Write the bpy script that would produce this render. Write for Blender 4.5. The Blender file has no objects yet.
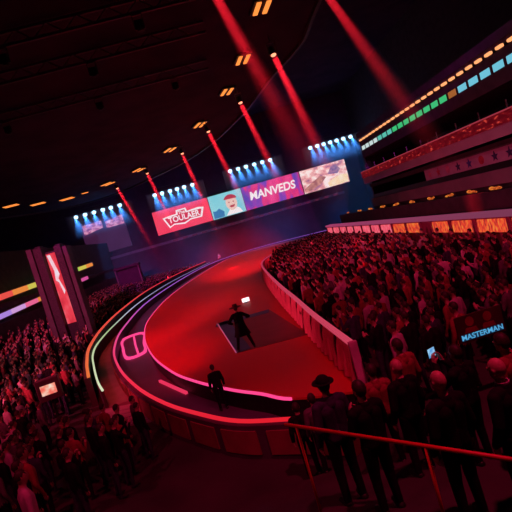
import bpy, bmesh, math, random
import numpy as np
from mathutils import Vector, Matrix
from mathutils.bvhtree import BVHTree
random.seed(7)
S = bpy.context.scene
COL = S.collection
H = 4.6
# ------------------------------------------------------------------ camera
cam = bpy.data.cameras.new('camera')
cam.sensor_width = 36.0
cam.lens = 36.0 * 440 / 512
cam.clip_start, cam.clip_end = 0.1, 500
co = bpy.data.objects.new('camera', cam); COL.objects.link(co)
rt = Vector((0.9981317998985727, -0.0610975452144814, 0.0))
up = Vector((0.004293955708056113, 0.07014903339440456, 0.9975272803578897))
fw = Vector((0.060946468114344836, 0.9956636997915487, -0.07028033111612406))
ro = math.radians(16)
xr = rt * math.cos(ro) - up * math.sin(ro)       # the camera is held tilted by 16 degrees
yu = rt * math.sin(ro) + up * math.cos(ro)
M = Matrix((xr, yu, -fw)).transposed().to_4x4()
M.translation = (0, 0, H)
co.matrix_world = M
S.camera = co
# ------------------------------------------------------------------ world, exposure
W = bpy.data.worlds.new('world'); S.world = W; W.use_nodes = True
W.node_tree.nodes['Background'].inputs[0].default_value = (0.10, 0.03, 0.14, 1)
W.node_tree.nodes['Background'].inputs[1].default_value = 0.012
S.view_settings.view_transform = 'Standard'
S.view_settings.look = 'None'
S.view_settings.exposure = 0.0
S.view_settings.gamma = 1.0
S.view_settings.use_curve_mapping = False
S.cycles.max_bounces = 4
S.cycles.volume_bounces = 0
S.cycles.transparent_max_bounces = 6
S.cycles.sample_clamp_indirect = 2.0
S.cycles.use_denoising = True
RED = (1.0, 0.012, 0.03)
WASH = 1.0

def spot(parent, loc, target, energy, angle, color, blend=0.5, radius=0.15, name='spot_bulb'):
    l = bpy.data.lights.new(name, 'SPOT')
    l.energy = energy; l.spot_size = math.radians(angle); l.spot_blend = blend
    l.color = color; l.shadow_soft_size = radius
    o = bpy.data.objects.new(name, l); COL.objects.link(o)
    o.parent = parent
    base = Vector(parent.location) if parent else Vector((0, 0, 0))
    d = Vector(target) - Vector(loc)
    o.rotation_euler = d.to_track_quat('-Z', 'Y').to_euler()
    o.location = Vector(loc) - base
    return o

# unseen lamps added to light the hall: bulb position, target, energy, cone, blend, colour
CRIM, PURP = (1.0, .02, .13), (.72, .04, .85)
ADDED_WASHES = [((-6.0, 7, 13.6), (-5.2, 31, 0), 26000, 27, .8, RED), ((-3.6, 7, 13.6), (-4.3, 19, 0), 9500, 24, .9, RED), ((-1.2, 7, 13.6), (1.5, 63, 0), 420000, 17, .9, (1, .02, .05)),
          ((1.2, 7, 13.6), (-2.5, 36, 0), 18000, 20, .9, RED), ((-21.4, 16, 6.4), (2.2, 23, .6), 17000, 46, .8, (1, .05, .15)),
          ((6.0, 5, 13.6), (8.6, 21, 1), 5600, 54, .9, CRIM), ((8.4, 5, 13.6), (6, 38, 1), 13000, 34, .9, (1, .03, .16)), ((3.6, 3, 13.6), (2.6, 6.5, 1.5), 3400, 70, .9, CRIM),
          ((-10.8, 5, 13.6), (-12, 22, 0), 6500, 60, .9, (1, .03, .12)), ((-13, 5, 13.6), (-12.5, 52, 0), 60000, 30, .9, (1, .07, .28)), ((-7, 3, 13.6), (-4, 9, 0), 2000, 64, .9, CRIM),
          ((10.8, 6, 13.6), (19, 30, 5), 5000, 60, .9, (.85, .28, .5)), ((-15.5, 6, 13.6), (-10.5, 27, 0), 3600, 44, .9, (.80, .42, .55)),
          ((-9, 9, 13.6), (-14, 88, 2), 40000, 18, .9, PURP), ((15, 8, 13.6), (15, 88, 2), 40000, 18, .9, PURP)]

# ------------------------------------------------------------------ helpers
def nd(m): return m.node_tree.nodes, m.node_tree.links
def mat(name, c1, c2=None, scale=6.0, rough=0.7, metal=0.0, bump=0.0, spec=.35):
    m = bpy.data.materials.new(name); m.use_nodes = True
    n, l = nd(m); b = n['Principled BSDF']
    b.inputs['Roughness'].default_value = rough; b.inputs['Metallic'].default_value = metal; b.inputs['Specular IOR Level'].default_value = .08 if 'cloth' in name or 'roof' in name else spec
    c2 = c2 or tuple(x * .7 for x in c1)
    t = n.new('ShaderNodeTexCoord'); z = n.new('ShaderNodeTexNoise'); r = n.new('ShaderNodeValToRGB')
    z.inputs['Scale'].default_value = scale; z.inputs['Detail'].default_value = 4
    r.color_ramp.elements[0].position = .35; r.color_ramp.elements[1].position = .65
    r.color_ramp.elements[0].color = (*c1, 1); r.color_ramp.elements[1].color = (*c2, 1)
    l.new(t.outputs['Object'], z.inputs['Vector']); l.new(z.outputs['Fac'], r.inputs['Fac'])
    l.new(r.outputs['Color'], b.inputs['Base Color'])
    if bump:
        bp = n.new('ShaderNodeBump'); bp.inputs['Strength'].default_value = bump
        l.new(z.outputs['Fac'], bp.inputs['Height']); l.new(bp.outputs['Normal'], b.inputs['Normal'])
    return m
def glow(name, stops, strength=1.0, axis=None, lo=0, hi=1, scale=None, const=False, detail=3, stretch=(1, 1, 1)):
    """a lit surface: one colour, a run of colours along a world axis, or a patterned screen picture"""
    m = bpy.data.materials.new(name); m.use_nodes = True
    m.cycles.emission_sampling = 'NONE'
    n, l = nd(m); b = n['Principled BSDF']
    b.inputs['Base Color'].default_value = (.02, .02, .02, 1); b.inputs['Roughness'].default_value = .7; b.inputs['Specular IOR Level'].default_value = .1
    b.inputs['Emission Strength'].default_value = strength
    if len(stops) == 1:
        b.inputs['Emission Color'].default_value = (*stops[0][1], 1); return m
    r = n.new('ShaderNodeValToRGB'); e = r.color_ramp.elements
    while len(e) < len(stops): e.new(.5)
    for k, (p, c) in enumerate(stops): e[k].position = p; e[k].color = (*c, 1)
    if const: r.color_ramp.interpolation = 'CONSTANT'
    t = n.new('ShaderNodeTexCoord')
    if axis is not None:
        g = n.new('ShaderNodeNewGeometry'); s = n.new('ShaderNodeSeparateXYZ'); mr = n.new('ShaderNodeMapRange')
        l.new(g.outputs['Position'], s.inputs[0]); l.new(s.outputs[axis], mr.inputs['Value'])
        mr.inputs['From Min'].default_value = lo; mr.inputs['From Max'].default_value = hi
        l.new(mr.outputs[0], r.inputs['Fac'])
    else:
        mp = n.new('ShaderNodeMapping'); mp.inputs['Scale'].default_value = stretch
        z = n.new('ShaderNodeTexNoise'); z.inputs['Scale'].default_value = scale; z.inputs['Detail'].default_value = detail
        l.new(t.outputs['Object'], mp.inputs[0]); l.new(mp.outputs[0], z.inputs['Vector']); l.new(z.outputs['Fac'], r.inputs['Fac'])
    l.new(r.outputs['Color'], b.inputs['Emission Color'])
    return m

def tag(o, label=None, cat=None, group=None, kind=None):
    if label: o['label'] = label
    if cat: o['category'] = cat
    if group: o['group'] = group
    if kind: o['kind'] = kind
    return o
def empty(name, loc=(0, 0, 0), rz=0, label=None, cat=None, group=None):
    o = bpy.data.objects.new(name, None); COL.objects.link(o); o.empty_display_size = .2
    o.location = loc; o.rotation_euler = (0, 0, rz)
    return tag(o, label, cat, group)
def link(name, me, m, parent=None, loc=None):
    o = bpy.data.objects.new(name, me); COL.objects.link(o)
    for x in (m if isinstance(m, (list, tuple)) else [m]): me.materials.append(x) if len(me.materials) < (len(m) if isinstance(m, (list, tuple)) else 1) else None
    if parent: o.parent = parent
    if loc: o.location = loc
    return o
class MB:
    def __init__(s): s.bm = bmesh.new()
    def box(s, x0, x1, y0, y1, z0, z1, rot=None, piv=None, bev=0):
        r = bmesh.ops.create_cube(s.bm, size=1)['verts']
        bmesh.ops.scale(s.bm, vec=(abs(x1 - x0), abs(y1 - y0), abs(z1 - z0)), verts=r)
        bmesh.ops.translate(s.bm, vec=((x0 + x1) / 2, (y0 + y1) / 2, (z0 + z1) / 2), verts=r)
        if bev:
            ed = list({e for v in r for e in v.link_edges})
            nv = bmesh.ops.bevel(s.bm, geom=ed, offset=bev, segments=2, affect='EDGES', profile=.5)
            r = list({v for f in nv['faces'] for v in f.verts} | {v for v in r if v.is_valid})
        if rot is not None: bmesh.ops.rotate(s.bm, cent=piv or (0, 0, 0), matrix=rot, verts=r)
        return s
    def cyl(s, a, b, r1, r2=None, seg=12):
        a, b = Vector(a), Vector(b); d = b - a
        q = d.to_track_quat('Z', 'Y').to_matrix().to_4x4(); q.translation = (a + b) / 2
        bmesh.ops.create_cone(s.bm, cap_ends=True, segments=seg, radius1=r1, radius2=r1 if r2 is None else r2, depth=d.length, matrix=q)
        return s
    def ball(s, c, r, sc=(1, 1, 1), seg=12, rot=None):
        v = bmesh.ops.create_uvsphere(s.bm, u_segments=seg, v_segments=max(6, seg * 2 // 3), radius=r)['verts']
        bmesh.ops.scale(s.bm, vec=sc, verts=v)
        if rot is not None: bmesh.ops.rotate(s.bm, cent=(0, 0, 0), matrix=rot, verts=v)
        bmesh.ops.translate(s.bm, vec=c, verts=v); return s
    def cap(s, a, b, ra, rb, seg=12):
        s.cyl(a, b, ra, rb, seg); s.ball(a, ra, seg=seg); s.ball(b, rb, seg=seg); return s
    def sweep(s, pts, prof, closed=False):
        """a cross-section (offset to the left, z) carried along a plan polyline"""
        n = len(pts); rings = []
        for i in range(n):
            p = Vector(pts[i][:2]); zz = pts[i][2] if len(pts[i]) > 2 else 0
            a = Vector(pts[(i - 1) % n][:2]) if (closed or i > 0) else p
            b = Vector(pts[(i + 1) % n][:2]) if (closed or i < n - 1) else p
            t = (b - a).normalized(); nn = Vector((-t.y, t.x))
            rings.append([s.bm.verts.new((p.x + nn.x * o, p.y + nn.y * o, zz + z)) for o, z in prof])
        k = len(prof)
        for i in range(n if closed else n - 1):
            A, B = rings[i], rings[(i + 1) % n]
            for j in range(k): s.bm.faces.new((A[j], A[(j + 1) % k], B[(j + 1) % k], B[j]))
        if not closed:
            s.bm.faces.new(rings[0][::-1]); s.bm.faces.new(rings[-1])
        return s
    def slab(s, pts, z0, z1):
        lo = [s.bm.verts.new((p[0], p[1], z0)) for p in pts]; hi = [s.bm.verts.new((p[0], p[1], z1)) for p in pts]
        s.bm.faces.new(lo[::-1]); s.bm.faces.new(hi)
        for i in range(len(pts)):
            j = (i + 1) % len(pts); s.bm.faces.new((lo[i], lo[j], hi[j], hi[i]))
        return s
    def poly(s, pts, y0, y1):
        """an outline in x-z given a thickness along y"""
        A = [s.bm.verts.new((p[0], y0, p[1])) for p in pts]; B = [s.bm.verts.new((p[0], y1, p[1])) for p in pts]
        s.bm.faces.new(A); s.bm.faces.new(B[::-1])
        for i in range(len(pts)):
            j = (i + 1) % len(pts); s.bm.faces.new((A[j], A[i], B[i], B[j]))
        return s
    def build(s, name, m, parent=None, loc=None, smooth=False):
        bmesh.ops.recalc_face_normals(s.bm, faces=s.bm.faces[:])
        me = bpy.data.meshes.new(name); s.bm.to_mesh(me); s.bm.free()
        if smooth:
            for p in me.polygons: p.use_smooth = True
        return link(name, me, m, parent, loc)
def crom(pts, n=6, closed=False):
    out = []; N = len(pts); P = [Vector(p) for p in pts]
    for i in range(N if closed else N - 1):
        a = P[(i - 1) % N] if closed or i > 0 else P[i]; b = P[i]; c = P[(i + 1) % N]
        d = P[(i + 2) % N] if closed or i < N - 2 else c
        for k in range(n):
            t = k / n
            out.append(.5 * ((2 * b) + (c - a) * t + (2 * a - 5 * b + 4 * c - d) * t * t + (3 * b - a - 3 * c + d) * t ** 3))
    if not closed: out.append(P[-1])
    return [tuple(v) for v in out]
def interp(x, xs, ys): return float(np.interp(x, xs, ys))
def sst(t): t = min(max(t, 0), 1); return t * t * (3 - 2 * t)
def text(body, size, m, parent, loc, rot=(math.pi / 2, 0, 0), offset=0.0, extrude=.01, shear=0, name='lettering', sx=1):
    cu = bpy.data.curves.new(name, 'FONT'); cu.body = body; cu.size = size; cu.align_x = 'CENTER'; cu.align_y = 'CENTER'
    cu.offset = offset; cu.extrude = extrude; cu.shear = shear
    t = bpy.data.objects.new(name, cu); COL.objects.link(t)
    me = bpy.data.meshes.new_from_object(t.evaluated_get(bpy.context.evaluated_depsgraph_get()))
    bpy.data.objects.remove(t); bpy.data.curves.remove(cu)
    me.materials.clear()
    o = link(name, me, m, parent, loc); o.rotation_euler = rot; o.scale = (sx, 1, 1)
    return o

# ------------------------------------------------------------------ materials
M_black = mat('black_metal', (.012, .011, .013), (.02, .018, .022), 8, .5, .3)
M_dark = mat('dark_concrete', (.035, .028, .034), (.055, .045, .052), 1.5, .85, 0, .1)
M_purple = mat('plum_panel', (.07, .035, .075), (.10, .05, .10), 1.2, .7)
M_back = mat('deep_plum_panel', (.085, .022, .06), (.11, .03, .075), .8, .8)
M_ceil = mat('charcoal_roof', (.045, .030, .060), (.07, .042, .080), .4, .9)
M_steel = mat('dark_steel', (.09, .07, .075), (.14, .10, .10), 3, .5, .5)
M_carpet = mat('red_stage_floor', (.62, .030, .035), (.57, .024, .03), .25, .6)
M_track = mat('plum_track', (.09, .05, .10), (.12, .065, .13), .6, .45)
M_walk = mat('grey_walkway', (.30, .27, .28), (.24, .21, .22), 1.4, .8)
M_grey = mat('grey_fascia', (.30, .24, .27), (.24, .18, .22), .7, .7)
M_drape = mat('red_drape_cloth', (.85, .26, .30), (.70, .18, .22), 2.5, .7)
M_mat = mat('indigo_mat', (.035, .018, .13), (.05, .022, .17), 2, .5)
M_matin = mat('maroon_mat', (.20, .02, .035), (.24, .025, .045), 1, .6)
M_floor = mat('dark_stand_floor', (.03, .024, .026), (.05, .035, .04), .8, .9)
G_pink = glow('pink_led', [(0, (1, .06, .26))], 1.1)
G_ring = glow('pink_to_red_led', [(0, (.9, .015, .03)), (.22, (1, .03, .08)), (.5, (1, .07, .28)), (1, (.45, .12, .75))], .85, 1, 10, 45)
G_redled = glow('red_led', [(0, (1, .22, .05)), (.25, (1, .10, .06)), (1, (.8, .03, .06))], .8, 1, 18, 60)
G_white = glow('white_to_green_led', [(0, (.75, .85, .55)), (.35, (.45, .6, .3)), (.55, (.5, .5, .75)), (1, (.25, .2, .5))], .9, 1, 17, 62)
G_orange = glow('orange_tube', [(0, (1, .27, .05))], 1.25)
G_blue = glow('blue_lens', [(0, (.42, .72, 1))], 3.0)
G_redlens = glow('red_lens', [(0, (1, .30, .16))], 2.0)

# ------------------------------------------------------------------ ground under the stands
def yb(x): return interp(x, [2.3, 2.5, 3.3, 5, 7.5, 11, 16, 22, 26], [34, 38, 43, 46.5, 48.7, 51.6, 55, 56, 57])
def zg(x, y):
    b = sst((x - 1.9) / .5)
    if y > 30: b *= 1 - sst((y - yb(x)) / .8)
    base = -.9 + .88 * b
    if x < -12: base += (-x - 12) * .10
    y0 = 9 + 4 * sst((-x - 2) / 3) + sst(x - 1.2)
    if y < y0:
        t = min(((y0 - y) / (y0 - 5)) ** (1 - .2 * sst(x / .3)), 1.5); base = base * (1 - min(t, 1)) + .7 * t
    return base
xs = [-22 + .4 * i for i in range(119)]; ys = [-2 + .5 * i for i in range(186)]
bm = bmesh.new(); gv = [[bm.verts.new((x, y, zg(x, y))) for y in ys] for x in xs]
for i in range(len(xs) - 1):
    for j in range(len(ys) - 1): bm.faces.new((gv[i][j], gv[i + 1][j], gv[i + 1][j + 1], gv[i][j + 1]))
g = MB(); g.bm.free(); g.bm = bm
tag(g.build('floor', M_floor, smooth=True), kind='structure')

# ------------------------------------------------------------------ shell
tag(MB().box(-46, 32, 90, 90.6, -2, 26).build('wall_back', M_back), kind='structure')
tag(MB().box(-46, 32, -10, 91, 26, 26.4).build('ceiling', M_ceil), kind='structure')
tag(MB().box(31.5, 32, -10, 91, -2, 26).build('wall_right', M_dark), kind='structure')
tag(MB().box(-22.4, -22, -10, 91, -2, 9).build('wall_left', M_dark), kind='structure')

# the great roof canopy whose rim carries the orange lights
rim = [(9.85, 29), (9.8, 33.7), (8.1, 39.9), (6.3, 48.6), (2.7, 59.3), (-1.8, 67.8), (-8.8, 75.5), (-15.6, 81), (-23, 82.5), (-31, 77), (-38, 65),
       (-44, 45), (-44, 15), (-35, -8), (-10, -9), (6, 2), (9.5, 15)]
rimc = crom(rim, 6, True)
cn = empty('roof_canopy', (0, 0, 0), 0, 'dark roof canopy with a curved rim over the left of the arena', 'roof')
MB().slab(rimc, 16.8, 17.8).build('roof_deck', M_ceil, cn)
MB().sweep(rimc, [(0, 16.55), (.25, 16.55), (.25, 17.9), (0, 17.9)], True).build('rim', M_steel, cn)
for y in (22.3, 26.1, 31.7):
    t = empty('roof_truss', (0, y, 16), 0, {22.3: 'dark steel truss under the roof canopy, the nearest one', 26.1: 'dark steel truss under the roof canopy, between two others',
              31.7: 'dark steel truss under the roof canopy, the farthest of three'}[y], 'truss')
    for dz in (0, .6):
        MB().box(-30, 2.4, -.07, .07, dz - .07, dz + .07).build('chord', M_steel, t)
    w = MB(); x = -30
    while x < 1.5:
        w.cyl((x, 0, 0), (x + .75, 0, .6), .035, seg=6); w.cyl((x + .75, 0, .6), (x + 1.5, 0, 0), .035, seg=6); x += 1.5
    w.build('lattice', M_steel, t)
    w = MB()
    for x in (-26, -18, -10, -2, 2): w.cyl((x, 0, .6), (x, 0, .82), .03, seg=6)
    w.build('hanger', M_steel, t)
# box lamps hanging unlit under the trusses, and lit ones added on an unseen bridge
def box_lamp(loc, rz, label, group):
    w = empty('wash_light', loc, rz, label, 'stage light', group)
    MB().box(-.2, .2, -.16, .16, .16, .62, bev=.03).build('housing', M_black, w)
    MB().box(-.26, -.21, -.04, .04, .2, .97).box(.21, .26, -.04, .04, .2, .97).box(-.26, .26, -.05, .05, .88, .94).build('yoke', M_steel, w)
    MB().cyl((0, 0, .1), (0, 0, .17), .15, .13, 16).build('lens', M_black, w)
    return w
for k, (x, y) in enumerate([(-12, 31.7), (-5.6, 31.7), (-.2, 31.7), (-7.6, 22.3), (-1.0, 22.3), (-4.4, 26.1)]):
    box_lamp((x, y, 15.0), 0, 'dark unlit box lamp hanging under a roof truss', 'box lamps under the roof trusses')
br = empty('added_lamp_bridge', (0, 6, 14.6), 0, 'added steel lamp bridge high above the camera, out of view', 'truss')  # unseen bridge added to carry the extra lamps
MB().box(-17, 16, -3.4, -3.2, 0, .2).box(-17, 16, 3.2, 3.4, 0, .2).build('chord', M_steel, br)
q = MB()
for k in range(28): q.box(-17 + 1.2 * k, -16.9 + 1.2 * k, -3.4, 3.4, .03, .13)
q.build('cross_bar', M_steel, br)
for i, (loc, tgt, en, an, bl, cc) in enumerate(ADDED_WASHES):
    w = box_lamp((loc[0], loc[1], loc[2]), 0, 'added lit box lamp on the unseen bridge above the camera' if loc[2] > 10 else 'unseen box lamp added on the left wall to light the draped barrier', 'box lamps added on the unseen bridge' if loc[2] > 10 else None)
    if loc[2] < 10: MB().box(-.6, 0, -.06, .06, .97, 1.05).build('bracket', M_steel, w)  # unseen wall lamp added to brighten the barrier drapes
    spot(w, loc, tgt, en * WASH, an, cc, bl, .25)

# ------------------------------------------------------------------ stage, track, ring wall, walkway
left = [(2.0, 10.4), (.56, 11.13), (-.16, 12.08), (-1.01, 13.12), (-2.21, 14.92), (-3.34, 17.09), (-4.79, 21.08), (-6.14, 26.74), (-6.92, 33.3), (-6.73, 44.63),
        (-4.93, 57.65), (-2.2, 71), (.6, 79), (4.5, 81.5), (9, 80.3), (13, 76.4), (17, 71.5), (22, 65)]
right = [(22, 56), (16, 55), (11, 51.6), (7.5, 48.7), (5, 46.5), (3.3, 43), (2.5, 38), (2.25, 31.5), (2.15, 23.4), (2.2, 18.7), (2.2, 14.7), (2.3, 11.6)]
lc, rc = crom(left, 5), crom(right, 4)
st = empty('arena_stage', (0, 40, 0), 0, 'long curved red stage floor edged with a pink light line', 'stage')
off = lambda L: [(p[0], p[1] - 40) for p in L]
MB().slab(off(lc + rc), -.06, 0).build('stage_floor', M_carpet, st)
MB().slab(off(lc + rc), -.62, -.06).build('stage_skirt', M_black, st)
near = [p for p in lc if p[1] < 79 and p[0] < .7]
MB().sweep(off(near), [(-.005, -.05), (.05, -.05), (.05, .02), (-.005, .02)]).build('edge_light', G_pink, st)
far = lc[lc.index(near[-1]):]
MB().sweep(off(far), [(-.005, -.12), (.05, -.12), (.05, .03), (-.005, .03)]).build('edge_trim', M_grey, st)

outer = [(3.2, 8.2), (1.6, 9.2), (.5, 9.95), (-.86, 10.79), (-1.96, 12.04), (-3.19, 13.8), (-4.62, 16.5), (-6.3, 20.65), (-7.75, 25.75), (-8.77, 32.99), (-9.11, 46.47),
         (-6.87, 64.55), (-3.6, 78), (1, 84.5), (7, 86), (14, 82), (20, 76)]
oc = crom(outer, 5)
tk = MB().sweep([(p[0], p[1]) for p in oc], [(-.1, -.72), (-.1, -.6), (-4.2, -.6), (-4.2, -.72)])
tk = tk.build('arena_track', M_track); tag(tk, 'dark plum track running round the red stage', 'track')
rw = empty('ring_wall', (0, 40, -.9), 0, 'low dark wall round the track with a pink to red light line on top', 'wall')
ofr = lambda L: [(p[0], p[1] - 40) for p in L]
MB().sweep(ofr(oc), [(0, 0), (.22, 0), (.22, .86), (0, .86)]).build('wall_body', M_purple, rw)
MB().sweep(ofr(oc), [(-.02, .86), (.08, .86), (.08, .92), (-.02, .92)]).build('top_light', G_ring, rw)
# framed panels on the outside of the ring wall
acc = 0; frames = []
for i in range(len(oc) - 1):
    a, b = Vector(oc[i][:2]), Vector(oc[i + 1][:2]); 
    if a.y < 24: frames.append((a, b))
L = 0; walk = []
for a, b in frames:
    d = (b - a).length; n = max(1, int(d / .05))
    for k in range(n): walk.append((a + (b - a) * k / n, (b - a).normalized()))
step = int(1.25 / .05)
M_panel = mat('dull_red_panel', (.30, .07, .08), (.22, .05, .06), 2, .6)
for i in range(4, len(walk) - step, step):
    pts = [(w[0].x, w[0].y - 40) for w in walk[i:i + step - 4:4]]
    if len(pts) > 1: MB().sweep(pts, [(.222, .14), (.26, .14), (.26, .74), (.222, .74)]).build('wall_panel', M_panel, rw)

wl = [(-6.09, 17.09), (-6.74, 18.69), (-7.83, 21.83), (-8.91, 25.31), (-9.6, 29.05), (-10.05, 35.43), (-10.25, 47.0), (-8.95, 60.5), (-6.2, 73), (-3.6, 82)]
wc = crom(wl, 5)
wk = empty('walkway', (0, 40, -.9), 0, 'grey walkway curving between the ring wall and the left stand, with steps', 'walkway')
s = MB(); inn = [p for p in oc if 16.5 < p[1] < 79 and p[0] < 0]
A = [Vector((p[0], p[1] - 40)) for p in wc]; 
B = []
for p in wc:
    q = min(inn, key=lambda q: (q[0] - p[0]) ** 2 + (q[1] - p[1]) ** 2); B.append(Vector((q[0] - .24, q[1] - 40)))
pts = [(a.x, a.y) for a in A] + [(b.x, b.y) for b in reversed(B)]
lo = [s.bm.verts.new((p[0], p[1], 0)) for p in pts]; hi = [s.bm.verts.new((p[0], p[1], .25)) for p in pts]
n = len(A)
for i in range(n - 1):
    s.bm.faces.new((hi[i], hi[i + 1], hi[2 * n - 2 - i], hi[2 * n - 1 - i]))
for i in range(2 * n):
    j = (i + 1) % (2 * n); s.bm.faces.new((lo[i], lo[j], hi[j], hi[i]))
s.build('deck', M_walk, wk)
d0 = (Vector((-5.1, 16.9)) - Vector((-6.09, 17.09))).normalized()
for k in range(5):                                                     # steps leading down to the floor
    c = Vector((-5.35, 16.6)) + Vector((.42, -.72)).normalized() * .38 * k
    MB().box(-.95, .95, -.2, .2, 0, .24 - .045 * k, rot=Matrix.Rotation(math.radians(-18), 3, 'Z')).build('step', M_walk, wk, (c.x, c.y - 40, 0))

iw = empty('stand_wall', (0, 40, -.9), 0, 'low wall in front of the left stand carrying a red light line and a white light line', 'wall')
rl = crom([(-7.0, 18.6), (-7.17, 19.11), (-8.04, 21.75), (-9.23, 26.2), (-10.33, 33.33), (-10.9, 42.73), (-10.7, 55.88), (-8.4, 70.7), (-4.4, 83.4)], 5)
MB().sweep(ofr(rl), [(-.05, 0), (.2, 0), (.2, 1.25), (-.05, 1.25)]).build('wall_body', M_dark, iw)
MB().sweep(ofr(rl), [(-.06, 1.25), (.06, 1.25), (.06, 1.35), (-.06, 1.35)]).build('red_light_line', G_redled, iw)['label'] = 'red to orange light line along the top of the wall'
MB().sweep(ofr(wc), [(-.04, .25), (.05, .25), (.05, .93), (-.04, .93)]).build('kerb', M_dark, iw)
MB().sweep(ofr(wc), [(-.05, .93), (.03, .93), (.03, .99), (-.05, .99)]).build('white_light_line', G_white, iw)['label'] = 'white to pale green light line beside the walkway'

# light shapes lying on the track
tl = empty('track_outline_light', (-7.2, 27.5, -.6), 0, 'pink rounded rectangle of light lying on the dark track', 'light')
q = crom([(-8.5, 30.6), (-7.75, 27.2), (-6.85, 24.3), (-5.95, 24.6), (-6.4, 27), (-7.2, 30.9)], 5, True)
MB().sweep([(p[0] + 7.2, p[1] - 27.5) for p in q], [(-.07, .0), (.07, .0), (.07, .13), (-.07, .13)], True).build('light_outline', G_pink, tl)
MB().sweep([(-7.75 + 7.2, 30.5 - 27.5), (-7.0 + 7.2, 27.3 - 27.5), (-6.3 + 7.2, 24.6 - 27.5)], [(-.06, 0), (.06, 0), (.06, .12), (-.06, .12)]).build('light_crossbar', G_pink, tl)
lb = MB().sweep([(-4.16 + 3.5, 18.22 - 17), (-3.45 + 3.5, 16.9 - 17), (-2.81 + 3.5, 15.73 - 17)], [(-.05, 0), (.05, 0), (.05, .09), (-.05, .09)]).build('track_bar_light', glow('rose_led', [(0, (1, .04, .13))], .8), None, (-3.5, 17, -.6))
tag(lb, 'short straight pink light bar lying on the near part of the dark track', 'light')
# mat under the performer
pm_ = empty('stage_mat', (0, 20, 0), 0, 'dark square mat with an indigo border under the performer on the red stage', 'mat')
C4 = [Vector((-.76, -3.2)), Vector((2.1, -3.6)), Vector((1.3, 3.3)), Vector((-1.59, 3.6))]
MB().slab([tuple(v) for v in C4], 0, .012).build('mat_centre', M_matin, pm_)
def strip(a, b, w, z0, z1, m, name):
    d = (b - a).normalized(); n = Vector((-d.y, d.x))
    MB().slab([tuple(a), tuple(b), tuple(b + n * w), tuple(a + n * w)], z0, z1).build(name, m, pm_)
strip(C4[3], C4[0], .62, .012, .02, M_mat, 'mat_border'); strip(C4[2], C4[3], .8, .012, .02, M_mat, 'mat_border')
strip(C4[3], C4[0], .045, .02, .04, glow('dim_rose_led', [(0, (.7, .10, .25))], .6), 'mat_light')
fl = empty('stage_lamp', (.29, 27.55, 0), 0, 'small white lamp glowing on the red stage beyond the performer', 'lamp')
MB().cyl((0, 0, 0), (0, 0, .06), .16, .13, 16).build('base', M_black, fl)
MB().box(-.24, .24, -.1, .1, .06, .3, bev=.03).build('light_box', glow('white_lamp', [(0, (1, .85, .9))], 1.4), fl)

# ------------------------------------------------------------------ curved barrier of draped panels
bl = crom([(2.35, 10.65), (2.25, 14.7), (2.25, 18.7), (2.22, 23.4), (2.32, 31.5), (2.6, 38), (3.4, 42.7), (5.1, 46.1), (7.5, 48.1), (11, 50.1)], 8)
ba = empty('crowd_barrier', (0, 30, 0), 0, 'curved barrier of red draped panels with a glowing pink rail along the right crowd', 'barrier')
ob = lambda L: [(p[0], p[1] - 30) for p in L]
MB().sweep(ob(bl), [(-.07, 1.02), (.07, 1.02), (.07, 1.13), (-.07, 1.13)]).build('top_rail', glow('rose_rail', [(0, (1, .09, .18)), (1, (.7, .04, .12))], .55, 1, 12, 44), ba)
pl = []
for i in range(len(bl) - 1):
    a, b = Vector(bl[i]), Vector(bl[i + 1]); n = max(1, int((b - a).length / .04))
    pl += [a + (b - a) * k / n for k in range(n)]
stp = int(1.5 / .04)
for i in range(0, len(pl) - stp, stp):
    seg = pl[i:i + stp + 1:2]; s = MB(); rows = []
    for zi, z in enumerate((.03, .35, .7, 1.03)):
        row = []
        for k, p in enumerate(seg):
            a = seg[max(0, k - 1)]; b = seg[min(len(seg) - 1, k + 1)]; t = (b - a).normalized(); nn = Vector((-t.y, t.x))
            w = math.sin(k / (len(seg) - 1) * math.pi * 5 + zi * .55) * (.085 if zi < 3 else .03) + (3 - zi) * .05
            row.append((p + nn * w, z))
        rows.append(row)
    for side in (0, .02):
        rr = [[s.bm.verts.new((v.x + side, v.y - 30, z)) for v, z in row] for row in rows]
        for zi in range(3):
            for k in range(len(seg) - 1): s.bm.faces.new((rr[zi][k], rr[zi][k + 1], rr[zi + 1][k + 1], rr[zi + 1][k]))
    s.build('drape', M_drape, ba, smooth=True)
    p = pl[i]; MB().cyl((p.x + .03, p.y - 30, 0), (p.x + .03, p.y - 30, 1.05), .035, seg=8).build('post', M_steel, ba)
MB().box(2.24, 2.46, 10.5 - 30, 10.62 - 30, 0, 1.16, bev=.02).build('end_post', mat('pale_post', (.75, .6, .62), None, 3, .5), ba)['label'] = 'pale end post of the barrier'

# ------------------------------------------------------------------ right stand: lit terrace wall and balconies
tw = empty('terrace_wall', (12, 33, 0), 0, 'long wall behind the right crowd with glowing orange and pink panels', 'wall')
M_tw = mat('pink_lit_wall', (.34, .09, .16), (.28, .07, .13), 1, .7)  # pink light on wall and pillars put into the colour
MB().box(0, .5, -19, 17.8, -.02, 1.95).build('wall_body', M_tw, tw)
MB().box(-.12, .55, -19, 17.8, 1.95, 2.14).build('coping', glow('pink_lit_coping', [(0, (.42, .09, .20)), (1, (.8, .10, .30))], .42, 1, 16, 48), tw)  # pink light on the coping put in as a weak glow
G_pan = glow('orange_light_panel', [(.30, (.35, .02, .03)), (.50, (1, .07, .03)), (.66, (1, .30, .05))], .8, None, scale=3.0, detail=5, stretch=(1, 3, 1))
G_panp = glow('pink_light_panel', [(.30, (.55, .03, .09)), (.5, (1, .10, .16)), (.68, (1, .22, .30))], .85, None, scale=2.2, detail=4, stretch=(1, 2, 1))
edges = [50.6, 48.0, 45.2, 42.6, 40.3, 37.9, 35.6, 33.4, 31.0, 28.6, 26.4, 25.1, 22.9, 20.6, 18.0, 15.5]
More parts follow.
